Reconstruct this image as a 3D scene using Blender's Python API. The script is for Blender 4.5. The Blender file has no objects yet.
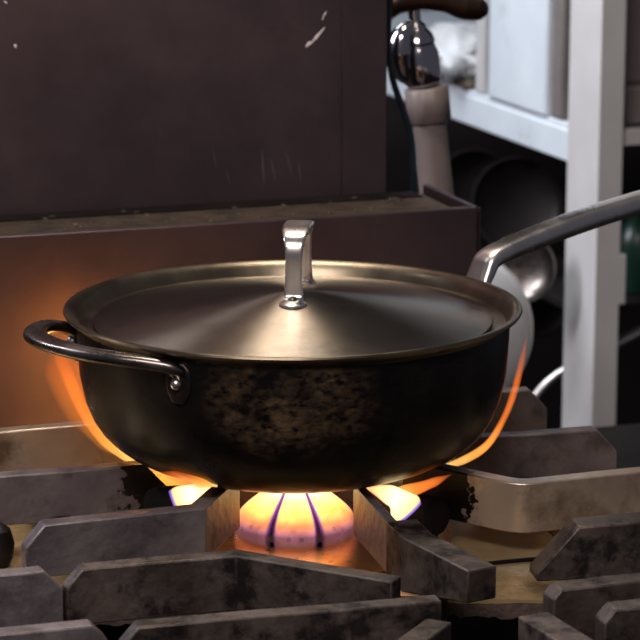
import bpy, bmesh, math, random
from mathutils import Vector, Matrix, noise
random.seed(7)
S = bpy.context.scene
COL = S.collection
PI = math.pi
R = math.radians

# ------------------------------------------------------------------ camera
FPX = 2600.0
PITCH = R(12.7)
ZR = 0.111                                  # height of the pan rim above the grate tops (z = 0)
FWD = Vector((0, math.cos(PITCH), -math.sin(PITCH)))
UP = Vector((0, math.sin(PITCH), math.cos(PITCH)))
RT = Vector((1, 0, 0))
def ray(px, py):
    return (FWD + RT * ((px - 320) / FPX) + UP * ((320 - py) / FPX)).normalized()
CAM = Vector((0, 0, ZR)) - ray(293, 306) * 1.825
def onz(px, py, z=0.0):
    d = ray(px, py); t = (z - CAM.z) / d.z
    return CAM + d * t
def ony(px, py, y):
    d = ray(px, py); t = (y - CAM.y) / d.y
    return CAM + d * t
YAW = R(18.6)                                # the range and the shelving are turned against the lens
U = Vector((math.cos(YAW), math.sin(YAW), 0))
V = Vector((-math.sin(YAW), math.cos(YAW), 0))
Z = Vector((0, 0, 1))
def onv(px, py, dist):                       # hit a vertical plane parallel to the front of the range
    d = ray(px, py); t = (dist - CAM.dot(V)) / d.dot(V)
    return CAM + d * t

cd = bpy.data.cameras.new('camera'); co = bpy.data.objects.new('camera', cd); COL.objects.link(co)
cd.sensor_width = 36; cd.lens = FPX * 36 / 640
co.location = CAM
co.rotation_euler = (PI / 2 - PITCH, 0, 0)
cd.clip_start = 0.05
cd.dof.use_dof = True; cd.dof.focus_distance = 1.72; cd.dof.aperture_fstop = 18
S.camera = co

# ------------------------------------------------------------------ helpers
def link(o, parent=None):
    COL.objects.link(o)
    if parent is not None:
        o.parent = parent
        o.matrix_parent_inverse = Matrix.Translation(-parent.location) if parent.type == 'EMPTY' or parent.location.length > 0 else Matrix.Identity(4)
    return o
def tag(o, label=None, cat=None, group=None, kind=None):
    if label: o['label'] = label
    if cat: o['category'] = cat
    if group: o['group'] = group
    if kind: o['kind'] = kind
    return o
def empty(name, loc, label, cat, group=None):
    o = bpy.data.objects.new(name, None); COL.objects.link(o)
    o.location = loc; o.empty_display_size = 0.05
    return tag(o, label, cat, group)
def obj(name, bm, mat, parent=None, smooth=True, angle=35, bevel=0, seg=2, sub=0):
    bmesh.ops.remove_doubles(bm, verts=bm.verts, dist=1e-6)
    bmesh.ops.recalc_face_normals(bm, faces=bm.faces)
    me = bpy.data.meshes.new(name); bm.to_mesh(me); bm.free()
    me.materials.append(mat)
    o = bpy.data.objects.new(name, me); link(o, parent)
    if bevel:
        m = o.modifiers.new('bevel', 'BEVEL'); m.width = bevel; m.segments = seg; m.limit_method = 'ANGLE'; m.angle_limit = R(30)
    if sub:
        m = o.modifiers.new('sub', 'SUBSURF'); m.levels = sub; m.render_levels = sub
    if smooth:
        for p in me.polygons: p.use_smooth = True
        try: me.set_sharp_from_angle(angle=R(angle))
        except Exception: pass
    return o
def box(bm, c, ax, ay, az, sx, sy, sz):
    vs = []
    for k in (-1, 1):
        for j in (-1, 1):
            for i in (-1, 1):
                vs.append(bm.verts.new(c + ax * (i * sx / 2) + ay * (j * sy / 2) + az * (k * sz / 2)))
    for f in ((0,1,3,2),(4,6,7,5),(0,4,5,1),(2,3,7,6),(0,2,6,4),(1,5,7,3)):
        bm.faces.new([vs[i] for i in f])
def lathe(bm, prof, c=Vector((0,0,0)), n=96, mat=None, closed=False):
    rings = []
    for (r, z) in prof:
        if r < 1e-6: ring = [bm.verts.new(Vector((0, 0, z)))]
        else: ring = [bm.verts.new(Vector((r * math.cos(2*PI*i/n), r * math.sin(2*PI*i/n), z))) for i in range(n)]
        rings.append(ring)
    vs = [v for r_ in rings for v in r_]
    pairs = list(zip(rings, rings[1:]))
    if closed: pairs.append((rings[-1], rings[0]))
    for a, b in pairs:
        for i in range(n):
            j = (i + 1) % n
            if len(a) == 1 and len(b) == 1: continue
            if len(a) == 1: bm.faces.new((a[0], b[i], b[j]))
            elif len(b) == 1: bm.faces.new((a[i], a[j], b[0]))
            else: bm.faces.new((a[i], a[j], b[j], b[i]))
    M = Matrix.Translation(c) @ (mat.to_4x4() if mat else Matrix.Identity(4))
    for v in vs: v.co = M @ v.co
def catmull(pts, n):
    out = []
    P = [pts[0] * 2 - pts[1]] + list(pts) + [pts[-1] * 2 - pts[-2]]
    for i in range(1, len(P) - 2):
        for k in range(n):
            t = k / n
            a, b, c, d = P[i-1], P[i], P[i+1], P[i+2]
            out.append(0.5 * ((2*b) + (c-a)*t + (2*a-5*b+4*c-d)*t*t + (3*b-a-3*c+d)*t*t*t))
    out.append(pts[-1].copy())
    return out
def sweep(bm, pts, wid, thk, side=None, n=16, power=2.0, smooth=8):
    """superelliptic section swept along pts; wid / thk per control point; side = width direction hint"""
    path = catmull(pts, smooth) if smooth > 1 else pts
    m = len(path)
    def val(a, i):
        if not hasattr(a, '__len__'): return a
        t = i / (m - 1) * (len(a) - 1); k = min(int(t), len(a) - 2); f = t - k
        return a[k] * (1 - f) + a[k+1] * f
    rings = []
    for i, p in enumerate(path):
        tan = (path[min(i+1, m-1)] - path[max(i-1, 0)]).normalized()
        sd = side if side is not None else Z
        w = (sd - tan * sd.dot(tan))
        if w.length < 1e-4: w = Vector((1, 0, 0)) - tan * tan.x
        w.normalize(); h = tan.cross(w).normalized()
        a, b = val(wid, i) / 2, val(thk, i) / 2
        ring = []
        for k in range(n):
            th = 2 * PI * (k + 0.5) / n; c, s = math.cos(th), math.sin(th)
            e = 2 / power
            ring.append(bm.verts.new(p + w * (a * math.copysign(abs(c)**e, c)) + h * (b * math.copysign(abs(s)**e, s))))
        rings.append(ring)
    for a, b in zip(rings, rings[1:]):
        for k in range(n):
            bm.faces.new((a[k], a[(k+1) % n], b[(k+1) % n], b[k]))
    bm.faces.new(rings[0][::-1]); bm.faces.new(rings[-1])
def ball(bm, c, r, sz=1.0, u=16, v=10):
    ret = bmesh.ops.create_uvsphere(bm, u_segments=u, v_segments=v, radius=r)
    for vv in ret['verts']: vv.co = Vector((vv.co.x, vv.co.y, vv.co.z * sz)) + c
def cyl(bm, a, b, r1, r2=None, n=32):
    r2 = r1 if r2 is None else r2
    d = b - a; q = d.to_track_quat('Z', 'Y').to_matrix()
    lathe(bm, [(0, 0), (r1, 0), (r2, d.length), (0, d.length)], a, n, q)

# ------------------------------------------------------------------ materials
def lin(c):
    return tuple(((x/255)/12.92 if x/255 <= .04045 else ((x/255+.055)/1.055)**2.4) for x in c) + (1,)
def mat(name, c1, c2=None, metal=0.0, rough=0.5, rough2=None, scale=20, bump=0.0, bscale=None, stretch=(1,1,1),
        c3=None, scale3=6, lo3=0.5, hi3=0.65, aniso=0, coat=0, detail=6, edge=None, scorch=0, spec=.5, spot=None):
    m = bpy.data.materials.new(name); m.use_nodes = True
    nt = m.node_tree; N = nt.nodes; L = nt.links
    b = N['Principled BSDF']
    b.inputs['Metallic'].default_value = metal; b.inputs['Roughness'].default_value = rough
    b.inputs['Specular IOR Level'].default_value = spec
    if coat: b.inputs['Coat Weight'].default_value = coat; b.inputs['Coat Roughness'].default_value = .25
    tc = N.new('ShaderNodeTexCoord'); mp = N.new('ShaderNodeMapping'); mp.inputs['Scale'].default_value = stretch
    L.new(tc.outputs['Object'], mp.inputs['Vector'])
    no = N.new('ShaderNodeTexNoise'); no.inputs['Scale'].default_value = scale; no.inputs['Detail'].default_value = detail
    no.inputs['Roughness'].default_value = .62
    L.new(mp.outputs[0], no.inputs['Vector'])
    cr = N.new('ShaderNodeValToRGB'); cr.color_ramp.elements[0].position = .35; cr.color_ramp.elements[1].position = .65
    cr.color_ramp.elements[0].color = c1; cr.color_ramp.elements[1].color = c2 or c1
    L.new(no.outputs['Fac'], cr.inputs[0]); colout = cr.outputs[0]
    if c3:
        n3 = N.new('ShaderNodeTexNoise'); n3.inputs['Scale'].default_value = scale3; n3.inputs['Detail'].default_value = 8
        n3.inputs['Roughness'].default_value = .68
        L.new(tc.outputs['Object'], n3.inputs['Vector'])
        r3 = N.new('ShaderNodeMapRange'); r3.inputs['From Min'].default_value = lo3; r3.inputs['From Max'].default_value = hi3
        L.new(n3.outputs['Fac'], r3.inputs['Value'])
        r3out = r3.outputs[0]
        if spot:      # the patch where the seasoning has been scoured off
            mps = N.new('ShaderNodeMapping'); mps.vector_type = 'TEXTURE'; mps.inputs['Location'].default_value = spot[:3]; mps.inputs['Scale'].default_value = spot[3:]
            L.new(tc.outputs['Object'], mps.inputs['Vector'])
            gr = N.new('ShaderNodeTexGradient'); gr.gradient_type = 'SPHERICAL'; L.new(mps.outputs[0], gr.inputs[0])
            mm_ = N.new('ShaderNodeMapRange'); mm_.inputs['From Min'].default_value = 0; mm_.inputs['From Max'].default_value = .5; mm_.inputs['To Min'].default_value = .04
            L.new(gr.outputs['Fac'], mm_.inputs['Value'])
            # fine scour strokes
            sm = N.new('ShaderNodeMapping'); sm.inputs['Scale'].default_value = (150, 90, 260); sm.inputs['Rotation'].default_value = (0, 1.0, 0); L.new(tc.outputs['Object'], sm.inputs['Vector'])
            sn = N.new('ShaderNodeTexNoise'); sn.inputs['Scale'].default_value = 1; sn.inputs['Detail'].default_value = 4; L.new(sm.outputs[0], sn.inputs['Vector'])
            sr = N.new('ShaderNodeMapRange'); sr.inputs['From Min'].default_value = .35; sr.inputs['From Max'].default_value = .62; L.new(sn.outputs['Fac'], sr.inputs['Value'])
            mq = N.new('ShaderNodeMath'); mq.operation = 'MULTIPLY'; L.new(mm_.outputs[0], mq.inputs[0]); L.new(sr.outputs[0], mq.inputs[1])
            m4 = N.new('ShaderNodeMath'); m4.operation = 'MULTIPLY'; L.new(mq.outputs[0], m4.inputs[0]); L.new(r3.outputs[0], m4.inputs[1]); r3out = m4.outputs[0]
        mx = N.new('ShaderNodeMix'); mx.data_type = 'RGBA'
        L.new(r3out if spot else r3.outputs[0], mx.inputs[0]); L.new(colout, mx.inputs[6]); mx.inputs[7].default_value = c3
        colout = mx.outputs[2]
    if edge:
        # pale arrises: worn bare metal, with the bright edge highlight painted in
        bv = N.new('ShaderNodeBevel'); bv.inputs['Radius'].default_value = .0016; bv.samples = 6
        ge = N.new('ShaderNodeNewGeometry'); dt = N.new('ShaderNodeVectorMath'); dt.operation = 'DOT_PRODUCT'
        L.new(bv.outputs[0], dt.inputs[0]); L.new(ge.outputs['Normal'], dt.inputs[1])
        re = N.new('ShaderNodeMapRange'); re.inputs['From Min'].default_value = .985; re.inputs['From Max'].default_value = .80
        L.new(dt.outputs['Value'], re.inputs['Value'])
        nn = N.new('ShaderNodeTexNoise'); nn.inputs['Scale'].default_value = 45; L.new(tc.outputs['Object'], nn.inputs['Vector'])
        rn = N.new('ShaderNodeMapRange'); rn.inputs['From Min'].default_value = .36; rn.inputs['From Max'].default_value = .5
        L.new(nn.outputs['Fac'], rn.inputs['Value'])
        mu = N.new('ShaderNodeMath'); mu.operation = 'MULTIPLY'; L.new(re.outputs[0], mu.inputs[0]); L.new(rn.outputs[0], mu.inputs[1])
        me_ = N.new('ShaderNodeMix'); me_.data_type = 'RGBA'; L.new(mu.outputs[0], me_.inputs[0]); L.new(colout, me_.inputs[6]); me_.inputs[7].default_value = edge
        colout = me_.outputs[2]
    if scorch:
        # burnt-on soot where the bar has lain in the burner's flame
        ln = N.new('ShaderNodeVectorMath'); ln.operation = 'LENGTH'; L.new(tc.outputs['Object'], ln.inputs[0])
        ns = N.new('ShaderNodeTexNoise'); ns.inputs['Scale'].default_value = 90; ns.inputs['Detail'].default_value = 6; L.new(tc.outputs['Object'], ns.inputs['Vector'])
        ad_ = N.new('ShaderNodeMath'); ad_.operation = 'MULTIPLY_ADD'; L.new(ns.outputs['Fac'], ad_.inputs[0]); ad_.inputs[1].default_value = .055; L.new(ln.outputs['Value'], ad_.inputs[2])
        rs = N.new('ShaderNodeMapRange'); rs.inputs['From Min'].default_value = scorch + .0285; rs.inputs['From Max'].default_value = scorch + .0265
        L.new(ad_.outputs[0], rs.inputs['Value'])
        ms = N.new('ShaderNodeMix'); ms.data_type = 'RGBA'; L.new(rs.outputs[0], ms.inputs[0]); L.new(colout, ms.inputs[6]); ms.inputs[7].default_value = lin((24,19,18))
        colout = ms.outputs[2]
    L.new(colout, b.inputs['Base Color'])
    if rough2 is not None:
        rr = N.new('ShaderNodeMapRange'); rr.inputs['From Min'].default_value = .35; rr.inputs['From Max'].default_value = .65
        rr.inputs['To Min'].default_value = rough; rr.inputs['To Max'].default_value = rough2
        L.new(no.outputs['Fac'], rr.inputs['Value']); L.new(rr.outputs[0], b.inputs['Roughness'])
    if bump:
        nb = N.new('ShaderNodeTexNoise'); nb.inputs['Scale'].default_value = bscale or scale * 3; nb.inputs['Detail'].default_value = 5
        L.new(mp.outputs[0], nb.inputs['Vector'])
        bp = N.new('ShaderNodeBump'); bp.inputs['Strength'].default_value = bump; bp.inputs['Distance'].default_value = .002
        L.new(nb.outputs['Fac'], bp.inputs['Height']); L.new(bp.outputs[0], b.inputs['Normal'])
    if aniso:
        b.inputs['Anisotropic'].default_value = aniso; b.inputs['Anisotropic Rotation'].default_value = .25
        tg = N.new('ShaderNodeTangent'); tg.direction_type = 'RADIAL'; tg.axis = 'Z'
        L.new(tg.outputs[0], b.inputs['Tangent'])
    return m

STEEL_WALL = mat('smoked_steel_sheet', lin((88,72,75)), lin((99,82,84)), metal=.75, rough=.38, rough2=.48, scale=3.5, bump=.10, bscale=60, c3=lin((50,44,54)), scale3=2.6, lo3=.42, hi3=.80)
RUST = mat('greasy_rusted_trough', lin((72,58,46)), lin((34,26,22)), metal=.2, rough=.5, rough2=.8, scale=40, bump=.5)
IRON = mat('worn_iron_bar', lin((96,88,92)), lin((122,112,112)), metal=.55, rough=.42, rough2=.58, scale=20, bump=.45, bscale=120, c3=lin((68,59,58)), scale3=30, lo3=.50, hi3=.72, edge=lin((225,215,205)))
IRON_DARK = mat('sooty_iron_bar', lin((64,54,48)), lin((94,82,76)), metal=.5, rough=.45, rough2=.65, scale=18, bump=.5, bscale=110, c3=lin((30,25,24)), scale3=38, lo3=.47, hi3=.6, edge=lin((190,175,165)))
IRON_BROWN = mat('heat_browned_steel_bar', lin((188,170,150)), lin((160,142,126)), metal=.65, rough=.30, rough2=.42, scale=12, bump=.2, bscale=90, c3=lin((110,92,78)), scale3=22, lo3=.5, hi3=.7, edge=lin((240,225,205)), scorch=.132)
IRON_SCORCH = mat('scorched_iron_bar', lin((96,88,92)), lin((122,112,112)), metal=.55, rough=.45, rough2=.62, scale=14, bump=.45, bscale=120, c3=lin((60,52,50)), scale3=30, lo3=.52, hi3=.7, edge=lin((225,215,205)), scorch=.122)
RINGM = mat('gold_reflector_ring', lin((255,214,150)), lin((240,180,110)), metal=1, rough=.26, rough2=.34, scale=40, c3=lin((110,70,40)), scale3=70, lo3=.6, hi3=.72)  # gold tint put in for the flames' glow on the deck
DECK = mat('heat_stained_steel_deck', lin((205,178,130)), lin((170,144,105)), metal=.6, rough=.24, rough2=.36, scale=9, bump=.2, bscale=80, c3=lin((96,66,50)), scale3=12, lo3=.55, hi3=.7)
CRUST = mat('burnt_crust', lin((34,24,20)), lin((72,50,38)), rough=.75, scale=60, bump=1.0, bscale=160)
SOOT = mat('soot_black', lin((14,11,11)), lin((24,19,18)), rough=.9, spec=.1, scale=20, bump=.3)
BODY = mat('seasoned_black_pan', lin((9,8,9)), lin((18,15,14)), metal=.3, spec=.35, rough=.26, rough2=.42, scale=26, bump=.2, bscale=70, c3=lin((124,98,72)), scale3=30, lo3=.36, hi3=.74, spot=(.0, -.15, .082, .062, .09, .046), coat=.05, detail=9)
RIM = mat('brushed_pan_rim', lin((112,100,84)), lin((134,122,104)), metal=1, rough=.30, rough2=.38, scale=30, aniso=.5)
LID = mat('spun_steel_lid', lin((138,126,112)), lin((152,140,126)), metal=1, rough=.36, rough2=.42, scale=9, aniso=.92, c3=lin((104,96,92)), scale3=14, lo3=.5, hi3=.72)
POLISH = mat('polished_steel_handle', lin((205,198,192)), lin((220,214,208)), metal=1, rough=.24, rough2=.34, scale=25, bump=.06)
POLISH_DARK = mat('stained_steel_handle', lin((100,92,88)), lin((130,122,116)), metal=1, rough=.24, rough2=.38, scale=30, bump=.15)
PLATE = mat('sooty_handle_plate', lin((50,42,40)), lin((72,62,58)), metal=.9, rough=.3, rough2=.4, scale=40)
CHROME = mat('chrome_fitting', lin((185,180,185)), metal=1, rough=.12)
BRONZE = mat('dark_bronze_tap', lin((70,48,36)), lin((46,32,26)), metal=.8, rough=.25, rough2=.4, scale=30)
PLASTIC = mat('grey_brown_pipe', lin((108,96,92)), lin((118,105,101)), rough=.45, scale=10)
CABLE = mat('teal_black_cable', lin((18,28,32)), rough=.25)
WHITE = mat('white_enamel', lin((190,196,202)), lin((205,210,214)), rough=.5, scale=8, c3=lin((150,140,130)), scale3=9, lo3=.6, hi3=.75)
WHITE_POST = mat('grubby_white_post', lin((176,172,170)), lin((188,184,182)), rough=.5, scale=8)
BLACKPAN = mat('old_black_pan', lin((22,18,18)), lin((34,28,28)), metal=.3, rough=.42, rough2=.55, spec=.3, scale=8)
BOWL = mat('stainless_bowl', lin((190,186,182)), lin((205,200,196)), metal=1, rough=.28, rough2=.35, scale=12)
BASIN = mat('pale_satin_basin', lin((238,236,232)), lin((225,222,218)), metal=.1, rough=.4, scale=12)
GREEN = mat('green_plastic', lin((12,44,32)), rough=.35)
BIN = mat('grey_bin', lin((96,88,86)), lin((110,102,98)), rough=.6, scale=12)
WALLM = mat('dark_painted_wall', lin((50,42,42)), lin((40,34,34)), rough=.85, spec=.2, scale=4)
CLOTH = mat('white_wrap', lin((200,200,202)), lin((180,178,176)), rough=.85, scale=20)
DEBRIS = mat('brown_crumbs', lin((70,56,44)), lin((110,96,80)), rough=.8, scale=60)
COPPER = mat('heated_burner_iron', lin((112,84,90)), lin((134,100,100)), metal=.3, rough=.5, rough2=.6, scale=50, bump=.3, bscale=150)

def flame_mat(name, stops, strength, power=1.4, wisp=35, gain=1.0):
    """hot gas: emission by height along the tongue (UV.y), thins toward its silhouette"""
    m = bpy.data.materials.new(name); m.use_nodes = True
    nt = m.node_tree; N = nt.nodes; L = nt.links
    N.remove(N['Principled BSDF']); out = N['Material Output']
    uv = N.new('ShaderNodeUVMap'); uv.uv_map = 'UVMap'
    sx = N.new('ShaderNodeSeparateXYZ'); L.new(uv.outputs[0], sx.inputs[0])
    tc = N.new('ShaderNodeTexCoord'); no = N.new('ShaderNodeTexNoise'); no.inputs['Scale'].default_value = wisp; no.inputs['Detail'].default_value = 2
    L.new(tc.outputs['Object'], no.inputs['Vector'])
    cr = N.new('ShaderNodeValToRGB'); el = cr.color_ramp.elements
    el[0].position = stops[0][0]; el[0].color = stops[0][1]; el[1].position = stops[-1][0]; el[1].color = stops[-1][1]
    for p, c, *_ in stops[1:-1]:
        e = el.new(p); e.color = c
    L.new(sx.outputs['Y'], cr.inputs[0])
    al = N.new('ShaderNodeValToRGB'); el = al.color_ramp.elements
    g = lambda v: (v, v, v, 1)
    el[0].position = stops[0][0]; el[0].color = g(stops[0][2]); el[1].position = stops[-1][0]; el[1].color = g(stops[-1][2])
    for p, c, a in stops[1:-1]:
        e = el.new(p); e.color = g(a)
    L.new(sx.outputs['Y'], al.inputs[0])
    lw = N.new('ShaderNodeLayerWeight'); lw.inputs['Blend'].default_value = .5
    inv = N.new('ShaderNodeMath'); inv.operation = 'SUBTRACT'; inv.inputs[0].default_value = 1; L.new(lw.outputs['Facing'], inv.inputs[1])
    pw = N.new('ShaderNodeMath'); pw.operation = 'POWER'; L.new(inv.outputs[0], pw.inputs[0]); pw.inputs[1].default_value = power
    mr = N.new('ShaderNodeMapRange'); mr.inputs['From Min'].default_value = .3; mr.inputs['From Max'].default_value = .65
    mr.inputs['To Min'].default_value = .55; mr.inputs['To Max'].default_value = 1.1 * gain
    L.new(no.outputs['Fac'], mr.inputs['Value'])
    m1 = N.new('ShaderNodeMath'); m1.operation = 'MULTIPLY'; L.new(pw.outputs[0], m1.inputs[0]); L.new(al.outputs[0], m1.inputs[1])
    m2 = N.new('ShaderNodeMath'); m2.operation = 'MULTIPLY'; m2.use_clamp = True; L.new(m1.outputs[0], m2.inputs[0]); L.new(mr.outputs[0], m2.inputs[1])
    em = N.new('ShaderNodeEmission'); L.new(cr.outputs[0], em.inputs['Color']); em.inputs['Strength'].default_value = strength
    tr = N.new('ShaderNodeBsdfTransparent'); mx = N.new('ShaderNodeMixShader')
    L.new(m2.outputs[0], mx.inputs[0]); L.new(tr.outputs[0], mx.inputs[1]); L.new(em.outputs[0], mx.inputs[2])
    L.new(mx.outputs[0], out.inputs['Surface'])
    return m
def tongue(name, pts, wid, thk, m, label, side, group=None):
    """a flame: flattened tapering body swept along pts, UV.y = position along it"""
    path = catmull(pts, 12); mm = len(path); n = 20
    def val(a, i):
        t = i / (mm - 1) * (len(a) - 1); k = min(int(t), len(a) - 2); f = t - k
        f = f * f * (3 - 2 * f)
        return a[k] * (1 - f) + a[k+1] * f
    c0 = path[0]
    bm = bmesh.new(); uvl = bm.loops.layers.uv.new('UVMap'); rings = []
    for i, p in enumerate(path):
        tan = (path[min(i+1, mm-1)] - path[max(i-1, 0)]).normalized()
        w = (side - tan * side.dot(tan)).normalized(); h = tan.cross(w)
        a, b = val(wid, i) / 2, val(thk, i) / 2
        rings.append([bm.verts.new(p - c0 + w * (a * math.cos(2*PI*k/n)) + h * (b * math.sin(2*PI*k/n))) for k in range(n)])
    for i, (a, b) in enumerate(zip(rings, rings[1:])):
        for k in range(n):
            f = bm.faces.new((a[k], a[(k+1) % n], b[(k+1) % n], b[k]))
            for lp, q in zip(f.loops, (i, i, i+1, i+1)): lp[uvl].uv = (k / n, q / (mm - 1))
    bmesh.ops.recalc_face_normals(bm, faces=bm.faces)
    me = bpy.data.meshes.new(name); bm.to_mesh(me); bm.free(); me.materials.append(m)
    for p in me.polygons: p.use_smooth = True
    o = bpy.data.objects.new(name, me); COL.objects.link(o); o.location = c0
    return tag(o, label, 'flame', group)

# ------------------------------------------------------------------ the range: deck, trough, backguard
DZ = -0.054
front_l = onz(0, 236, 0)     # only used for its direction in plan
A0 = onz(-200, 452, DZ)
TF = A0.dot(V) if False else onz(0, 437, DZ).dot(V)      # plan distance of the trough's front face
ztop = onv(240, 221, TF).z
xr = onv(481, 240, TF).dot(U)
xl = xr - 1.05
def W(u, v, z): return U * u + V * v + Z * z
rg = empty('gas_range', W(0, TF, DZ), 'smoke-stained steel gas range with a tall backguard and a narrow trough behind the burners', 'stove')
bm = bmesh.new()
# deck with its front lip
edge_px = [(-80, 612), (120, 606), (300, 600), (400, 596), (560, 601), (700, 610)]
fr = [onz(x, y, DZ) for x, y in edge_px]
back_r = W(xr + .55, TF - .0, DZ); back_l = W(xl, TF, DZ)
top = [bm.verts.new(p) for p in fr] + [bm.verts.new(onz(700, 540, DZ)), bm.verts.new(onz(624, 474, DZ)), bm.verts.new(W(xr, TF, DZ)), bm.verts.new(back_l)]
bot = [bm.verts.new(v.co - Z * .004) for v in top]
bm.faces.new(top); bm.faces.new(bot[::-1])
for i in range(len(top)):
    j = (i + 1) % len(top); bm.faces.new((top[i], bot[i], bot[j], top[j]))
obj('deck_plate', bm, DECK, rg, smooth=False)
# crusted lip hanging under the deck's front edge
bm = bmesh.new()
ep = catmull(fr, 30); lo = []
for k, p in enumerate(ep):
    drop = .010 + .006 * noise.noise(Vector((p.x * 60, 0, 3))) + .003 * noise.noise(Vector((p.x * 200, 1, 3)))
    lo.append((bm.verts.new(p - Z * .002 + Vector((0, -.001, 0))), bm.verts.new(p - Z * (.002 + drop) + Vector((0, -.004, 0))), bm.verts.new(p - Z * .003 + Vector((0, .006, 0)))))
for a, b in zip(lo, lo[1:]):
    for q in range(3): bm.faces.new((a[q], b[q], b[(q+1) % 3], a[(q+1) % 3]))
obj('burnt_lip', bm, CRUST, rg)
# seam line in the deck (a raised dark joint strip)
bm = bmesh.new()
sp = [onz(462, 567, DZ + .0012), onz(500, 562, DZ + .0012), onz(556, 557, DZ + .0012)]
sweep(bm, sp, .005, .0022, side=Vector((0, 1, 0)), n=8, smooth=4)
obj('deck_seam', bm, SOOT, rg)
# drip well below the deck
bm = bmesh.new()
box(bm, W(.15, TF - .35, -.17), U, V, Z, 1.5, 1.2, .01)
obj('drip_tray', bm, SOOT, rg, smooth=False)
# trough box: front wall, right wall, floor, rear lip
TH = .006; TD = .125
bm = bmesh.new()
um = (xl + xr) / 2
hh = ztop - DZ
box(bm, W(um, TF + TH/2, DZ + hh/2 - .001), U, V, Z, xr - xl, TH, hh)
box(bm, W(xr - TH/2, TF + TD/2, DZ + hh/2), U, V, Z, TH - .0004, TD, hh - .002)
obj('trough_wall', bm, STEEL_WALL, rg, bevel=.0012)
bm = bmesh.new()
box(bm, W(um, TF + TH + .005, ztop - .004), U, V, Z, xr - xl - .014, .009, .004)      # inner folded rim
box(bm, W(um, TF + .0635, ztop - .010), U, V, Z, xr - xl - .02, TD - .015, .004)
for k in range(150):                                        # grease lumps on the trough floor
    u = xl + .3 + random.random() * (xr - xl - .33); v = TF + .022 + random.random() * .09
    ball(bm, W(u, v, ztop - .0082), .0012 + random.random() * .003, .5, 8, 5)
obj('trough_floor', bm, RUST, rg)
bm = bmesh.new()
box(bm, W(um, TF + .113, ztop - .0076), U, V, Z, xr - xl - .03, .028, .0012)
obj('trough_shade_strip', bm, SOOT, rg)  # black strip laid in as the shade along the backguard's foot
# backguard
BG = TF + .13
xg = onv(386, 100, BG).dot(U)
bm = bmesh.new()
box(bm, W((xl + xg)/2, BG + .02, ztop + .55), U, V, Z, xg - xl, .04, 1.16)
obj('backguard', bm, STEEL_WALL, rg, bevel=.002)
xs = onv(341, 100, BG).dot(U)
bm = bmesh.new()
box(bm, W((xs + xg)/2, BG - .0012, ztop + .55), U, V, Z, xg - xs, .0024, 1.14)
obj('backguard_end_strip', bm, STEEL_WALL, rg, bevel=.0008)
# pale scuffs scraped into the sheet
SC = mat('bare_scrape', lin((205,198,196)), rough=.5)
SCF = mat('faint_scrape', lin((112,104,122)), metal=.5, rough=.5)
for (x0, y0, x1, y1, w, f) in ((306,47,312,42,.004,0),(311,44,323,30,.0026,0),(316,40,325,27,.0018,0),(322,20,327,11,.0014,0),(4,2,7,4,.002,0),(14,45,16,48,.003,0),(213,150,216,168,.0007,1),(226,170,230,186,.0007,1),(262,150,264,185,.0010,1),(270,158,276,182,.0009,1),(285,150,292,176,.0009,1),(298,160,301,182,.0009,1)):
    a, b = onv(x0, y0, BG - .0004), onv(x1, y1, BG - .0004)
    bm = bmesh.new(); sweep(bm, [a, (a+b)/2 + Z*.0008, b], [w*.3, w, w*.3], [.0004, .0006, .0004], side=Z, n=8, smooth=3)
    obj('scuff_mark', bm, SCF if f else SC, rg)

# ------------------------------------------------------------------ grates
H = .036
def bar(parent, name, px, m, t=.013, h=H, c0=0.0, c1=0.0, z=0.0, zb_end=None, zb0=None, world=False):
    """upright plate bar; px = pixels of its front top edge; c0/c1 chamfer length of its ends"""
    P = [p if world else onz(p[0], p[1], z) for p in px]
    st = []
    d0 = (P[1] - P[0]).normalized(); d1 = (P[-1] - P[-2]).normalized()
    if c0: st.append([P[0], z - c0, z - h]); P2 = [P[0] + d0 * c0 * .9] + P[1:]
    else: P2 = P[:]
    if c1:
        last = P2[-1]; P2[-1] = last - d1 * c1 * .9
        st += [[p, z, z - h] for p in P2]; st.append([last, z - c1, z - h])
    else: st += [[p, z, z - h] for p in P2]
    if zb_end is not None: st[-1][2] = zb_end
    if zb0 is not None: st[0][2] = zb0
    bm = bmesh.new(); rings = []; n = len(st)
    for i in range(n):
        p = st[i][0]
        a = (st[i][0] - st[i-1][0]).normalized() if i else None
        b = (st[i+1][0] - st[i][0]).normalized() if i < n-1 else None
        a = a or b; b = b or a
        tn = (a + b); tn.z = 0; tn.normalize()
        nr = Vector((-tn.y, tn.x, 0)); k = 1 / max(.5, nr.dot(Vector((-a.y, a.x, 0))))
        if nr.y < 0: nr = -nr
        q = p + nr * t * k
        rings.append([bm.verts.new((p.x, p.y, st[i][1])), bm.verts.new((q.x, q.y, st[i][1])), bm.verts.new((q.x, q.y, st[i][2])), bm.verts.new((p.x, p.y, st[i][2]))])
    for a, b in zip(rings, rings[1:]):
        for k in range(4): bm.faces.new((a[k], a[(k+1) % 4], b[(k+1) % 4], b[k]))
    bm.faces.new(rings[0]); bm.faces.new(rings[-1][::-1])
    return obj(name, bm, m, parent, bevel=.0010, seg=2)
def foot(parent, x, y, z0=DZ, z1=-H+.004, s=.012):
    bm = bmesh.new(); box(bm, Vector((x, y, (z0+z1)/2)), U, V, Z, s, s, z1 - z0)
    obj('foot', bm, IRON_DARK, parent, bevel=.001)

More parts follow.
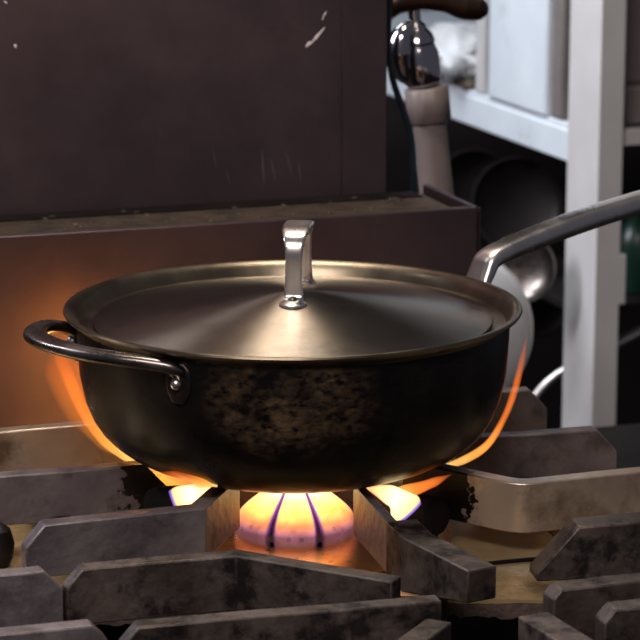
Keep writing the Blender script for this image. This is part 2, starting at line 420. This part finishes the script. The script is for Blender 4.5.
G = 'iron grates over the burners'
g1 = empty('burner_grate', onz(120, 470, DZ), 'worn grey iron grate under the left half of the lidded pan', 'grate', G)
bar(g1, 'grate_bar', [(-60, 437), (60, 427), (128, 421)], IRON_BROWN, c1=.030)
bar(g1, 'grate_bar', [(-60, 481), (60, 472), (172, 462)], IRON_SCORCH, c1=.022)
bar(g1, 'grate_bar', [(25, 527), (120, 517), (206, 508), (240, 478)], IRON, c0=.015)
g1b = [onz(10, 440), onz(60, 500)]
a, b = onz(150, 424), onz(150, 512)
bm = bmesh.new(); box(bm, W(onz(60,472).dot(U), (onz(60,425).dot(V) + onz(60,519).dot(V))/2, -.043), U, V, Z, .014, abs(onz(60,425).dot(V) - onz(60,519).dot(V)), .022)
obj('cross_bar', bm, IRON_DARK, g1, bevel=.001)

g2 = empty('burner_grate', onz(540, 480, DZ), 'heat-browned steel grate with a kinked bar right of the pan', 'grate', G)
bar(g2, 'grate_bar', [(402, 460.5), (498, 480.5), (511, 482.6), (521, 483.4), (532, 483.2), (545, 482), (600, 476), (720, 464)], IRON_BROWN)
bar(g2, 'grate_bar', [(456, 439), (540, 434), (618, 428)], IRON, c1=.018)
bar(g2, 'grate_bar', [(484, 393), (548, 389)], IRON, c1=.016, h=.05)
pu = onz(560, 460).dot(U); v0 = onz(560, 482).dot(V); v1 = onz(560, 390).dot(V)
bm = bmesh.new(); box(bm, W(pu, (v0+v1)/2 + .0, -.043), U, V, Z, .014, v1 - v0 - .02, .022)
obj('cross_bar', bm, IRON_DARK, g2, bevel=.001)
def well_cross(parent, px, y0, y1, z0=-.165, t=.014, x_off=0):
    pu = onz(px, (y0+y1)/2).dot(U); va = onz(px, y0).dot(V); vb = onz(px, y1).dot(V)
    va, vb = min(va, vb), max(va, vb)
    bm = bmesh.new(); box(bm, W(pu, (va+vb)/2, (-.034 + z0)/2), U, V, Z, t, vb - va, -.034 - z0)
    obj('grate_leg', bm, SOOT, parent, bevel=.001)
g3 = empty('burner_grate', onz(250, 590, -.165), 'sooty iron grate of long bars in front of the lit burner', 'grate', G)
bar(g3, 'grate_bar', [(66, 571), (150, 563), (236, 556), (392, 582)], IRON_DARK, c0=.012, zb_end=-.026)
bar(g3, 'grate_bar', [(122, 629), (250, 617), (342, 610), (442, 601)], IRON_DARK, c0=.011)
bar(g3, 'grate_bar', [(400, 660), (452, 622)], IRON_DARK, t=.016)
well_cross(g3, 290, 566, 662)
bar(g3, 'grate_bar', [(100, 664), (300, 650), (500, 636+14)], IRON_DARK)
g4 = empty('burner_grate', onz(20, 600, -.165), 'grey iron grate ends at the lower left corner', 'grate', G)
bar(g4, 'grate_bar', [(-60, 580), (30, 573), (63, 569)], IRON, c1=.013)
bar(g4, 'grate_bar', [(-60, 640), (30, 632), (108, 624)], IRON, c1=.010)
well_cross(g4, -25, 575, 645)
g5 = empty('burner_grate', onz(600, 590, -.165), 'dark iron grate with sloped finger ends at the lower right corner', 'grate', G)
bar(g5, 'grate_bar', [(538, 529), (600, 526), (720, 514)], IRON_DARK, c0=.031, t=.022)
bar(g5, 'grate_bar', [(554, 591), (620, 583), (720, 574)], IRON_DARK, c0=.006, t=.016)
bar(g5, 'grate_bar', [(605, 611), (720, 600)], IRON_DARK, c0=.008, t=.016)
bar(g5, 'grate_bar', [(518, 616), (600, 668)], IRON_DARK, t=.02)
well_cross(g5, 655, 530, 690)
g6 = empty('burner_grate', onz(420, 540, DZ), 'thick iron finger slanting out from under the pan toward the lower right', 'grate', G)
bar(g6, 'grate_finger', [(353, 484), (392, 527)], IRON, t=.007)
bar(g6, 'grate_finger', [(386, 521), (402, 537), (468, 571)], IRON_DARK, t=.021, h=.037, z=.001, zb_end=-.020)
pf = onz(425, 548)
foot(g6, pf.x + .008, pf.y + .012, z1=-.028)

# ------------------------------------------------------------------ burner
bc = Vector((.0015, .0, DZ))
bu = empty('gas_burner', bc, 'bell-shaped gas burner head with small ports, lit under the pan', 'burner')
bm = bmesh.new()
lathe(bm, [(0, 0), (.0424, 0), (.0430, .006), (.0418, .0115), (.0378, .0175), (.0312, .0235), (.0235, .0292), (.0180, .0335), (.0168, .038), (.016, .042), (0, .043)], bc, 96)
obj('burner_head', bm, COPPER, bu)
bm = bmesh.new()
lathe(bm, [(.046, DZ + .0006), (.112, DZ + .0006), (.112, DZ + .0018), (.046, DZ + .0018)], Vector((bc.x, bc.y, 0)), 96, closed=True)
obj('reflector_ring', bm, RINGM, bu)  # added reflector that picks up the flames as an orange glow
def bell_r(z):
    pr = [(.0424, 0), (.0430, .006), (.0418, .0115), (.0378, .0175), (.0312, .0235)]
    for (r0, z0), (r1, z1) in zip(pr, pr[1:]):
        if z0 <= z <= z1: return r0 + (r1 - r0) * (z - z0) / (z1 - z0)
for ang, z in ((-96,.007),(-84,.007),(-150,.0085),(-138,.0115),(-128,.0125),(-50,.0115),(-38,.0095),(-112,.0025),(-66,.0025),(-45,.002)):
    bm = bmesh.new(); r = bell_r(z); d = Vector((math.cos(R(ang)), math.sin(R(ang)), 0))
    cyl(bm, bc + d * (r - .003) + Z * z, bc + d * (r + .0006) + Z * z, .0017, n=14)
    obj('gas_port', bm, SOOT, bu)
# cast black venturi ends at either side of the bell
for (cx, cy, rx, lbl) in ((161, 504, .0155, 0), (430, 516, .018, 1)):
    bm = bmesh.new()
    c = ony(cx, cy, -.048)
    ax = Vector((-.85 if not lbl else .8, -.5, .12)).normalized()
    q = ax.to_track_quat('Z', 'Y').to_matrix()
    lathe(bm, [(0, .008), (rx*.6, .0075), (rx*.9, .005), (rx, 0), (rx, -.012), (rx*.85, -.02), (0, -.021)], c, 40, q)
    bmesh.ops.scale(bm, vec=(1.1, 1, .78), space=Matrix.Translation(-c), verts=bm.verts)
    obj('burner_nozzle', bm, SOOT, bu)
    bm = bmesh.new()
    cyl(bm, Vector((c.x, c.y + .004, DZ)), Vector((c.x, c.y + .004, c.z)), .006)
    obj('nozzle_post', bm, SOOT, bu)
# neighbouring unlit burner at the left edge
b2c = onz(-3, 566, -.054); b2c.z = DZ
b2 = empty('gas_burner', b2c, 'unlit dark round burner cap at the left edge of the range', 'burner')
bm = bmesh.new(); lathe(bm, [(0,0),(.008,0),(.011,.006),(.0125,.016),(.010,.026),(.005,.03),(0,.031)], b2c, 48)
obj('burner_head', bm, BLACKPAN, b2)

# ------------------------------------------------------------------ pan
pan = empty('saute_pan', Vector((0, 0, 0)), 'wide black seasoned saute pan with flared steel rim, standing over the flames', 'pan')
outer = [(0, .0), (.078, 0), (.086, .0006), (.098, .003), (.112, .0085), (.121, .0135), (.130, .0205), (.1365, .0275), (.1415, .0355), (.1465, .048), (.1502, .066), (.1518, .092), (.152, .103)]
rimo = [(.1535, .1050), (.1570, .1072), (.1598, .1090), (.1607, .1106), (.1602, .1119), (.1588, .1123), (.1565, .1117), (.1542, .1102), (.1524, .1082), (.1512, .1060)]
inner = [(.1502, .1040), (.1492, .1018), (.1470, .1008), (.1420, .1004), (.1375, .1003), (.1370,.0980), (.1440, .0950), (.1478, .088), (.1472, .066), (.1435, .050), (.1385, .0385), (.133, .030), (.127, .0235), (.118, .0165), (.109, .0115), (.096, .007), (.084, .004), (0, .004)]
bm = bmesh.new(); lathe(bm, outer + rimo[:1], n=160)
obj('pan_body', bm, BODY, pan)
bm = bmesh.new(); lathe(bm, [rimo[0], (.1560, .1066)] + rimo[1:] + inner + [], n=160)
obj('pan_rim', bm, RIM, pan)['label'] = 'brushed steel flared rim and inner wall'
HA = R(36)
hd = Vector((math.cos(HA), math.sin(HA), 0)); hs = Vector((-math.sin(HA), math.cos(HA), 0))
def hp(px, py, zoff=0):      # point of the handle's centre plane (vertical, through the pan's axis) seen at a pixel
    d = ray(px, py); t = -(CAM.dot(hs)) / d.dot(hs)
    p = CAM + d * t
    return p
bm = bmesh.new()
hpts = [hd * .149 + Z * .060, hd * .1555 + Z * .085, hp(482, 272), hp(489, 259), hp(506, 250), hp(540, 236), hp(580, 221), hp(620, 208), hp(680, 190), hp(720, 178)]
sweep(bm, hpts, [.028, .026, .024, .023, .022, .022, .023, .024, .025, .020], [.004, .005, .011, .013, .014, .015, .0155, .015, .014, .010], side=hs, n=24, power=3.2)
obj('long_handle', bm, POLISH, pan, angle=50)['label'] = 'long polished steel handle rising to the right'
bm = bmesh.new()
for s in (-1, 1):
    for z in (.068, .088):
        ball(bm, hd * .149 + hs * s * .007 + Z * z, .0035)
obj('handle_rivet', bm, POLISH, pan)
# loop handle
LA = R(212)
def cylp(az, r, z): return Vector((math.cos(az) * r, math.sin(az) * r, z))
az1, az2 = R(241), R(184)
bm = bmesh.new()
lp = [cylp(R(a), r, z) for a, r, z in ((241,.150,.093),(240,.155,.0995),(235,.162,.1022),(228,.171,.1036),(219,.180,.1045),(210,.186,.1052),(202,.187,.1055),(196,.181,.1052),(191,.171,.104),(187,.160,.100),(184,.151,.094))]
sweep(bm, lp, .0088, [.014, .014, .013, .0135, .015, .016, .016, .015, .013, .012, .014], side=Z, n=20, power=2.8)
obj('loop_handle', bm, POLISH_DARK, pan, angle=60)['label'] = 'short stained steel loop handle on the left'
for az in (az1, az2):
    d = Vector((math.cos(az), math.sin(az), 0)); tq = Z.cross(d)
    bm = bmesh.new()
    pts = [d * .1515 + Z * z for z in (.075, .082, .089, .097, .102)]
    sweep(bm, pts, [.010, .018, .020, .018, .010], .0045, side=tq, n=20, power=2.4, smooth=5)
    fl = obj('handle_plate', bm, PLATE, pan, angle=60)
    bm = bmesh.new(); ball(bm, d * .1545 + Z * .0885, .0042, 1)
    obj('rivet', bm, POLISH, fl)

# ------------------------------------------------------------------ lid
lid = empty('pan_lid', Vector((0, 0, .099)), 'low conical spun steel lid with a strap handle, sitting inside the black pan', 'lid')
up = [(.1400, .1016), (.1403, .1024), (.1396, .1031), (.1375, .1029), (.134, .1034), (.120, .1060), (.10, .1098), (.08, .1135), (.06, .1170), (.04, .1200), (.025, .1217), (.012, .1225), (0, .1227)]
dn = [(0, .1215), (.04, .1188), (.08, .1123), (.12, .1048), (.134, .1022), (.1375, .1017), (.1396, .1014)]
bm = bmesh.new(); lathe(bm, dn[::-1][:0] + up + dn, n=160, closed=True)
obj('lid_plate', bm, LID, lid)
# strap handle, arched front to back
hz = .1198
ad = Vector((.10, .995, 0)).normalized(); sdv = Vector((ad.y, -ad.x, 0))
def hl(a, z): return Vector((.004, -.002, 0)) + ad * a + Z * z
bm = bmesh.new()
hx = [hl(-.039, hz), hl(-.0325, hz+.004), hl(-.0310, hz+.011), hl(-.0305, hz+.024), hl(-.030, hz+.037), hl(-.0255, hz+.0445), hl(-.015, hz+.0485), hl(0, hz+.0495), hl(.015, hz+.0485), hl(.0255, hz+.0445), hl(.030, hz+.037), hl(.0305, hz+.024), hl(.031, hz+.011), hl(.0325, hz+.004), hl(.039, hz)]
sweep(bm, hx, [.017, .014, .0125, .0115, .0125, .0155, .0195, .0205, .0195, .0155, .0125, .0115, .0125, .014, .017], .0034, side=sdv, n=20, power=4)
lh = obj('lid_handle', bm, POLISH, lid, angle=50)
for s in (-1, 1):
    f = hl(s * .0365, hz + .0006)
    bm = bmesh.new(); lathe(bm, [(0, .0035), (.006, .003), (.0095, .001), (.0098, -.0008), (0, -.0012)], f, 32)
    obj('handle_foot', bm, POLISH, lh)
    bm = bmesh.new(); ball(bm, f + Z * .0038, .0032, .7)
    obj('rivet', bm, POLISH_DARK, lh)

# ------------------------------------------------------------------ flames
BLUE = (.10, .10, 1, 1); ORG = (1, .22, .03, 1); YEL = (1, .55, .16, 1); WHT = (1, .80, .42, 1)
F_UP = flame_mat('burner_flame', [(0, BLUE, .35), (.3, (.55, .22, .75, 1), .25), (.5, ORG, .55), (.72, YEL, 1), (1, WHT, 1)], 6.0, power=1.1, wisp=60)
F_SIDE = flame_mat('licking_flame', [(0, YEL, .9), (.25, (1, .36, .06, 1), .95), (.5, ORG, .6), (.75, (1, .2, .03, 1), .35), (1, (1, .16, .02, 1), 0)], 1.5, power=1.2, wisp=30)
F_JET = flame_mat('jet_flame', [(0, (.10,.06,.5,1), .5), (.10, (.35, .22, .5, 1), .7), (.2, YEL, 1), (.6, WHT, 1), (1, ORG, .8)], 2.6, power=1.0, wisp=40)
FX = Vector((1, 0, 0))
GF = 'flames rising from the burner bell'
def yp(px, py, y): return ony(px, py, y)
def ring_flame_mat():
    m = flame_mat('bell_flame', [(0, (1, .35, .25, 1), .02), (.18, (.8, .30, .45, 1), .03), (.33, (1, .30, .10, 1), .18), (.48, (1, .42, .08, 1), .55), (.64, (1, .52, .14, 1), .95), (.8, WHT, 1), (1, WHT, 1)], 4.4, power=.25, wisp=90)
    nt = m.node_tree; N = nt.nodes; L = nt.links
    em = [n for n in N if n.type == 'EMISSION'][0]; src = em.inputs['Color'].links[0].from_socket
    sx = [n for n in N if n.type == 'SEPXYZ'][0]
    a = N.new('ShaderNodeMath'); a.operation = 'SUBTRACT'; L.new(sx.outputs['X'], a.inputs[0]); a.inputs[1].default_value = .5
    b = N.new('ShaderNodeMath'); b.operation = 'ABSOLUTE'; L.new(a.outputs[0], b.inputs[0])
    r = N.new('ShaderNodeMapRange'); r.inputs['From Min'].default_value = .42; r.inputs['From Max'].default_value = .48; L.new(b.outputs[0], r.inputs['Value'])
    mx = N.new('ShaderNodeMix'); mx.data_type = 'RGBA'; L.new(r.outputs[0], mx.inputs[0]); L.new(src, mx.inputs[6]); mx.inputs[7].default_value = (.06, .02, .16, 1)
    L.new(mx.outputs[2], em.inputs['Color'])
    return m
F_RING = ring_flame_mat()
SEC = 8; ringprof = [(.0436, .001), (.0443, .006), (.0431, .0117), (.0392, .0180), (.0327, .0242), (.0250, .0300), (.0196, .0345), (.0180, .040), (.0178, .0535)]
CEN = {0: (-90, 21.8), 1: (-90 + 55.5, 32), 7: (-90 - 55.5, 32)}
names = ['middle yellow-white flame on the front of the burner bell', 'yellow flame just right of the middle one on the burner bell', 'flame on the right shoulder of the burner bell', 'flame at the right rear of the burner bell', 'flame at the back of the burner bell', 'flame at the left rear of the burner bell', 'flame on the left shoulder of the burner bell', 'yellow flame just left of the middle one on the burner bell']
for q in range(SEC):
    if q not in CEN: continue
    bm = bmesh.new(); uvl = bm.loops.layers.uv.new('UVMap')
    ac = R(CEN[q][0]); hw = R(CEN[q][1]); nu = 14; path = catmull([Vector((r, 0, z)) for r, z in ringprof], 6); mv = len(path) - 1
    outer_g, inner_g = [], []
    for jv, p in enumerate(path):
        ro, ri = [], []
        taper = .95 + .05 * min(1, jv / mv * 1.6)
        for iu in range(nu + 1):
            x = iu / nu * 2 - 1; an = ac + x * hw * (taper if jv < mv * .6 else 1); bul = .0018 * (1 - x * x)
            ro.append(bm.verts.new(bc + Vector((math.cos(an) * (p.x + bul), math.sin(an) * (p.x + bul), p.z))))
            ri.append(bm.verts.new(bc + Vector((math.cos(an) * (p.x - .0002), math.sin(an) * (p.x - .0002), p.z))))
        outer_g.append(ro); inner_g.append(ri)
    for g in (outer_g, inner_g):
        for jv in range(mv):
            for iu in range(nu):
                f = bm.faces.new((g[jv][iu], g[jv][iu+1], g[jv+1][iu+1], g[jv+1][iu]))
                for lp_, (a_, b_) in zip(f.loops, ((iu, jv), (iu+1, jv), (iu+1, jv+1), (iu, jv+1))): lp_[uvl].uv = (a_/nu, b_/mv)
    for iu in range(nu):
        for jv, yv in ((0, 0), (mv, 1)):
            f = bm.faces.new((outer_g[jv][iu], inner_g[jv][iu], inner_g[jv][iu+1], outer_g[jv][iu+1]))
            for lp_ in f.loops: lp_[uvl].uv = (.5, yv)
    tag(obj('flame', bm, F_RING, None, angle=180), names[q], 'flame', GF)
# bright jets between nozzle and bell
tongue('flame', [yp(173, 502, -.062), yp(181, 499, -.062), yp(196, 493, -.06), yp(224, 487, -.055)], [.017, .019, .014, .001], [.008, .014, .012, .002], F_JET, 'bright yellow flame jet pointing right, under the left of the pan', Z)
tongue('flame', [yp(411, 513, -.062), yp(405, 507, -.062), yp(392, 496, -.06), yp(360, 485, -.055)], [.020, .024, .015, .001], [.008, .012, .010, .002], F_JET, 'bright yellow flame jet pointing left, under the right of the pan', Z)
tongue('flame', [yp(217, 486, -.105), yp(200, 481, -.108), yp(180, 477.5, -.105), yp(158, 472, -.10)], [.002, .010, .009, .002], [.002, .008, .008, .002], F_SIDE, 'orange flame skimming the pan bottom above the left jet', Z)
tongue('flame', [yp(388, 492, -.05), yp(408, 491, -.055), yp(432, 483, -.055), yp(452, 474, -.05)], [.004, .010, .007, .001], [.002, .008, .006, .002], F_SIDE, 'orange flame skimming the pan bottom above the right jet', Z)
# unseen flame added to glow on the trough wall, then a faint one
F_BACK = flame_mat('back_flame', [(0, YEL, .9), (.3, (1, .50, .10, 1), .9), (.65, (1, .40, .07, 1), .8), (1, (1, .2, .02, 1), 0)], 38.0, power=.8, wisp=22)
tongue('flame', [Vector((-.080, .10, -.03)), Vector((-.110, .145, -.018)), Vector((-.128, .175, .0)), Vector((-.134, .185, .025)), Vector((-.134, .19, .045))], [.01, .022, .026, .020, .004], [.01, .02, .024, .02, .004], F_BACK, 'unseen orange flame added behind the left of the pan to light the trough wall', FX)
F_HAZE = flame_mat('thin_flame', [(0, (1, .4, .06, 1), .35), (.3, (1, .3, .04, 1), .40), (.65, (1, .22, .03, 1), .28), (1, (1, .16, .02, 1), 0)], 1.3, power=2.5, wisp=22)
tongue('flame', [yp(140, 458, .05), yp(112, 435, .07), yp(88, 402, .09), yp(70, 370, .10), yp(60, 330, .10)], [.01, .030, .042, .040, .010], [.01, .02, .03, .03, .006], F_HAZE, 'broad faint orange flame beside the left of the pan', FX)
# long licks up the pan's sides
tongue('flame', [yp(142, 466, .0), yp(122, 455, .005), yp(102, 438, .012), yp(84, 412, .02), yp(72, 385, .03), yp(62, 362, .035), yp(54, 345, .04)],
       [.003, .006, .008, .009, .010, .010, .004], [.003, .008, .010, .012, .012, .012, .004], F_SIDE, 'long orange flame licking up the left side of the pan', FX)
tongue('flame', [yp(440, 468, -.01), yp(466, 459, .0), yp(488, 444, .012), yp(504, 418, .02), yp(514, 392, .025), yp(521, 365, .03), yp(527, 335, .035)],
       [.003, .0055, .0055, .005, .0055, .005, .002], [.003, .007, .008, .008, .008, .008, .003], F_SIDE, 'long thin orange flame licking up the right side of the pan', FX)

# ------------------------------------------------------------------ pipe and tap behind the trough
PD = TF + .18
def dp(px, py, v=None): return onv(px, py, PD if v is None else v)
pipe = empty('drain_pipe', dp(440, 260), 'grey-brown plastic pipe with a ribbed collar behind the trough corner', 'pipe')
bm = bmesh.new(); cyl(bm, dp(448, 300), dp(428, 112), .0162, .0152, 40); obj('pipe_tube', bm, PLASTIC, pipe)
bm = bmesh.new()
c0, c1 = dp(430, 122), dp(426, 86)
ax = (c1 - c0); q = ax.to_track_quat('Z', 'Y').to_matrix(); Lc = ax.length
n = 48; rings = []
for z, rr in ((0, .016), (.002, .019), (Lc-.002, .0195), (Lc, .0165)):
    rings.append([bm.verts.new(c0 + q @ Vector(((rr + (.0007 if (i % 8) < 5 else 0)) * math.cos(2*PI*i/n), (rr + (.0007 if (i % 8) < 5 else 0)) * math.sin(2*PI*i/n), z))) for i in range(n)])
for a, b in zip(rings, rings[1:]):
    for i in range(n): bm.faces.new((a[i], a[(i+1) % n], b[(i+1) % n], b[i]))
bm.faces.new(rings[0][::-1]); bm.faces.new(rings[-1])
obj('pipe_collar', bm, PLASTIC, pipe, angle=60)
tap = empty('tap_fitting', dp(418, 86), 'shiny chrome tap fitting with dark bronze lever above the ribbed collar', 'tap')
bm = bmesh.new()
ax = (dp(414, 10) - dp(423, 86)); q = ax.to_track_quat('Z', 'Y').to_matrix(); h = ax.length
lathe(bm, [(0, .001), (.014, .001), (.0165, .004), (.0178, .012), (.0178, h*.42), (.0158, h*.50), (.0148, h*.55), (.0158, h*.58), (.014, h*.68), (.0095, h*.76), (.0095, h*.80), (.0055, h*.86), (.0055, h), (0, h)], dp(423, 86), 40, q)
obj('chrome_body', bm, CHROME, tap)
bm = bmesh.new()
pa = dp(421, 60)
sweep(bm, [dp(412, 24), dp(403, 36), dp(400, 52), dp(404, 70), dp(412, 80)], [.012, .022, .026, .022, .014], [.012, .022, .026, .022, .014], side=V, n=24)
obj('side_boss', bm, CHROME, tap)
bm = bmesh.new()
sweep(bm, [dp(386, 12), dp(398, 5), dp(420, 2), dp(445, 4), dp(463, 8), dp(478, 8), dp(485, 4)], [.018, .017, .014, .015, .021, .022, .012], [.018, .017, .014, .015, .021, .022, .012], side=Z, n=24)
obj('lever', bm, BRONZE, tap, angle=60)
bm = bmesh.new()
sweep(bm, [dp(391, -20, PD-.02), dp(388, 40, PD-.02), dp(393, 80, PD-.02), dp(404, 112, PD-.02), dp(412, 145, PD-.02), dp(414, 200, PD-.02), dp(414, 260, PD-.02)], .006, .006, side=V, n=12)
tag(obj('cable', bm, CABLE, None), 'thin teal-black cable running down left of the grey pipe', 'cable')

# ------------------------------------------------------------------ shelving unit
SV = TF + .62                                    # plan distance of the post's front face
pl = onv(597, 200, SV); ul = pl.dot(U); ur = onv(622, 200, SV).dot(U)
sh_z = onv(595, 146, SV).z; 
shelf = empty('shelf_unit', W(ul, SV, -.55), 'white metal shelving unit with a square front post, right of the range', 'shelving')
PW = .085
bm = bmesh.new()
box(bm, W((ul+ur)/2, SV + PW/2, .05), U, V, Z, ur - ul, PW, 1.2)
obj('post', bm, WHITE_POST, shelf, bevel=.0015)
bm = bmesh.new()
for (ya, yb) in ((255, 305),):
    za, zb = onv(616, ya, SV).z, onv(616, yb, SV).z
    box(bm, W(ur + .003, SV + .015, (za+zb)/2), U, V, Z, .009, .03, za - zb)
obj('post_clip', bm, WHITE_POST, shelf, bevel=.001)
# left-going shelf: its end edge recedes along V from the post
zt = onv(597, 143, SV).z; zb_ = onv(597, 176, SV).z
bm = bmesh.new()
box(bm, W((ul + ur)/2 + .004, SV + PW + .6, (zt+zb_)/2), U, V, Z, ur - ul - .006, 1.2, zt - zb_)
obj('shelf_rail', bm, WHITE, shelf, bevel=.002)
bm = bmesh.new()
box(bm, W(ul + .36, SV + .7, zt + .003), U, V, Z, .70, 1.3, .006)
obj('shelf_board', bm, WHITE, shelf, bevel=.001)
bm = bmesh.new()
zs = onv(632, 132, SV).z
box(bm, W(ur + .3, SV + .02, zs - .008), U, V, Z, .6, .02, .018)
obj('front_rail', bm, WHITE_POST, shelf, bevel=.001)
zl = onv(632, 560, SV).z
bm = bmesh.new(); box(bm, W(ul + .36, SV + .7, zl - .35), U, V, Z, .70, 1.3, .01)
obj('shelf_board', bm, BLACKPAN, shelf, bevel=.001)
# uprights and panels standing at the shelf end
def sidepanel(name, px0, px1, label, cat, m, hgt=.5, un=.0, thk=.02, group=None):
    # a panel in the plane of the unit's side (u = ul), spanning pixels px0..px1 on its foot line
    def vat(px):
        d = ray(px, 120); t = (ul + un - CAM.dot(U)) / d.dot(U); return (CAM + d * t).dot(V)
    va, vb = vat(px1), vat(px0)
    bm = bmesh.new(); box(bm, W(ul + un + thk/2, (va+vb)/2, zt + .006 + hgt/2), U, V, Z, thk, abs(vb-va), hgt)
    return tag(obj(name, bm, m, None, bevel=.004), label, cat, group)
sidepanel('plastic_board', 487, 545, 'broad white plastic board standing upright on the white shelf', 'board', WHITE, un=.006)
sidepanel('plastic_board', 550, 561, 'narrow brown-edged board standing beside the white shelf post', 'board', BIN, un=.012)
sidepanel('plastic_board', 474, 483, 'thin grey-white board at the far side of the broad white board', 'board', WHITE_POST, un=.010)
# crumpled wrap and crumbs
def vat(px, py, un):
    d = ray(px, py); t = (ul + un - CAM.dot(U)) / d.dot(U); return CAM + d * t
bm = bmesh.new()
c = vat(455, 60, .05); c.z = zt + .037
bmesh.ops.create_icosphere(bm, subdivisions=4, radius=1)
for v in bm.verts:
    nn = noise.noise(v.co * 2.0) * .2 + noise.noise(v.co * 5) * .15
    w = v.co * (1 + nn); v.co = Vector((w.x * .05, w.y * .16, max(w.z * .035, -.030))) + c
tag(obj('crumpled_wrap', bm, CLOTH, None, angle=80), 'crumpled white wrap lying on the white shelf behind the tap', 'wrap')
bm = bmesh.new()
for kx, py in ((452, 82), (459, 88), (466, 85), (468, 90), (461, 80), (447, 78)):
    p = vat(kx, py, .012); ball(bm, Vector((p.x, p.y, zt + .012)), .007 + .003 * random.random(), .8, 10, 6)
tag(obj('food_scraps', bm, DEBRIS, None), 'small brown scraps on the white shelf edge', 'scraps', kind='stuff')
# grey bin on the right shelf
bm = bmesh.new()
box(bm, W(ur + .20, SV + .12, zs + .001 + .022), U, V, Z, .36, .16, .044)
tag(obj('storage_bin', bm, BIN, None, bevel=.003), 'low grey bin on the shelf rail at the right edge', 'bin')
bm = bmesh.new()
box(bm, W(ur + .20, SV + .14, zs + .045 + .16), U, V, Z, .34, .14, .32)
tag(obj('storage_box', bm, PLASTIC, None, bevel=.003), 'tall grey-beige box on top of the low grey bin', 'box')

# dark woks and pans hung under the shelf
BV = SV + .28
def wok(name, px, py, rpx, m, label, cat, v, tilt=(.25, -1, .25), group=None, depth=.35):
    c = onv(px, py, v); sc = (c - CAM).dot(FWD) / FPX; r = rpx * sc
    bm = bmesh.new(); ax = Vector(tilt).normalized(); q = ax.to_track_quat('Z', 'Y').to_matrix()
    pr = []
    for i in range(11):
        t = i / 10 * PI / 2; pr.append((r * math.sin(t), -r * depth * math.cos(t)))
    pi_ = [(a * .965, b * .93 + .0005) for a, b in pr][::-1]
    lathe(bm, pr + [(r * 1.03, .001), (r*1.03, .004), (r * .985, .004)] + pi_, c, 64, q)
    return tag(obj(name, bm, m, None), label, cat, group)
GW = 'dark pans stored under the white shelf'
w1 = wok('wok', 517, 205, 47, BLACKPAN, 'large black wok hanging under the white shelf, above the long pan handle', 'wok', BV, group=GW)
w2 = wok('wok', 474, 190, 40, BLACKPAN, 'black wok partly hidden behind the trough corner', 'wok', BV + .10, group=GW)
w3 = wok('wok', 540, 300, 38, BLACKPAN, 'small dark wok hanging low beside the white post', 'wok', BV + .14, tilt=(.3, -1, -.1), group=GW)
w4 = wok('steel_bowl', 522, 268, 34, POLISH_DARK, 'shiny steel bowl under the long pan handle', 'bowl', SV + .06, tilt=(-.35, -1, .15), depth=.5)
w5 = wok('steel_basin', 446, 333, 86, BASIN, 'big pale steel basin standing behind the right side of the pan', 'basin', SV - .02, tilt=(-.1, 1, .05), depth=.28)
# ladle handles
bm = bmesh.new(); sweep(bm, [onv(530, 402, SV + .12), onv(548, 382, SV + .12), onv(580, 360, SV + .12), onv(615, 345, SV + .12), onv(660, 322, SV + .12)], .010, .010, side=Z, n=12)
tag(obj('steel_rod', bm, BOWL, None), 'lower thicker steel rod crossing behind the white post', 'rod')
bm = bmesh.new(); sweep(bm, [onv(600, 348, SV + .14), onv(620, 338, SV + .14), onv(660, 316, SV + .14)], .005, .005, side=Z, n=12)
tag(obj('steel_rod', bm, BOWL, None), 'upper thin steel rod at the right edge beside the white post', 'rod')
# green bottle
gb = onv(636, 290, SV + .16)
bm = bmesh.new(); lathe(bm, [(0, 0), (.026, 0), (.028, .004), (.028, .06), (.022, .078), (.010, .09), (.010, .105), (0, .105)], gb, 40)
tag(obj('green_bottle', bm, GREEN, None), 'dark green bottle at the right edge behind the white post', 'bottle')
bm = bmesh.new(); gz = gb.z
box(bm, W(ur + .2, SV + .25, gz - .006), U, V, Z, .42, .3, .01)
obj('shelf_board', bm, BLACKPAN, shelf, bevel=.001)

# ------------------------------------------------------------------ room
def structure(name, bm, m): return tag(obj(name, bm, m, None, smooth=False), kind='structure')
bm = bmesh.new(); box(bm, W(0, TF + 2.3, .8), U, V, Z, 6, .05, 4.0); structure('wall_back', bm, WALLM)
bm = bmesh.new(); box(bm, W(0, 0, -.95), U, V, Z, 8, 8, .05); structure('floor', bm, WALLM)
bm = bmesh.new(); box(bm, W(um, TF - .3, -.55), U, V, Z, xr - xl + .5, .8, .73)
obj('range_body', bm, SOOT, rg, bevel=.004)

# ------------------------------------------------------------------ light
w = bpy.data.worlds.new('world'); S.world = w; w.use_nodes = True
w.node_tree.nodes['Background'].inputs[0].default_value = (.80, .82, 1.0, 1)
w.node_tree.nodes['Background'].inputs[1].default_value = .10
def area(name, loc, target, sx, sy, power, col):
    l = bpy.data.lights.new(name, 'AREA'); l.shape = 'RECTANGLE'; l.size = sx; l.size_y = sy; l.energy = power; l.color = col
    o = bpy.data.objects.new(name, l); COL.objects.link(o); o.location = loc
    o.rotation_euler = (Vector(target) - Vector(loc)).to_track_quat('-Z', 'Y').to_euler()
    return o
area('ceiling_tube_front', (-.35, -1.7, 1.5), (0, 0, 0), 1.0, .4, 34, (1, .90, .87))
area('hood_lamp', (-.035, .28, 1.0), (-.01, 0, .1), .28, .10, 6.5, (1, .90, .76))
area('ceiling_tube_left', (-1.4, .42, 1.15), (-.2, 0, 0), .4, .9, 38, (.90, .9, 1))
sl = W(ul - .65, SV + .12, 1.15)
area('ceiling_tube_shelf', sl, W(ul, SV + .2, 0), .7, .4, 21, (.84, .92, 1))

S.view_settings.view_transform = 'Standard'; S.view_settings.look = 'None'
S.view_settings.exposure = 0; S.view_settings.gamma = 1; S.view_settings.use_curve_mapping = False
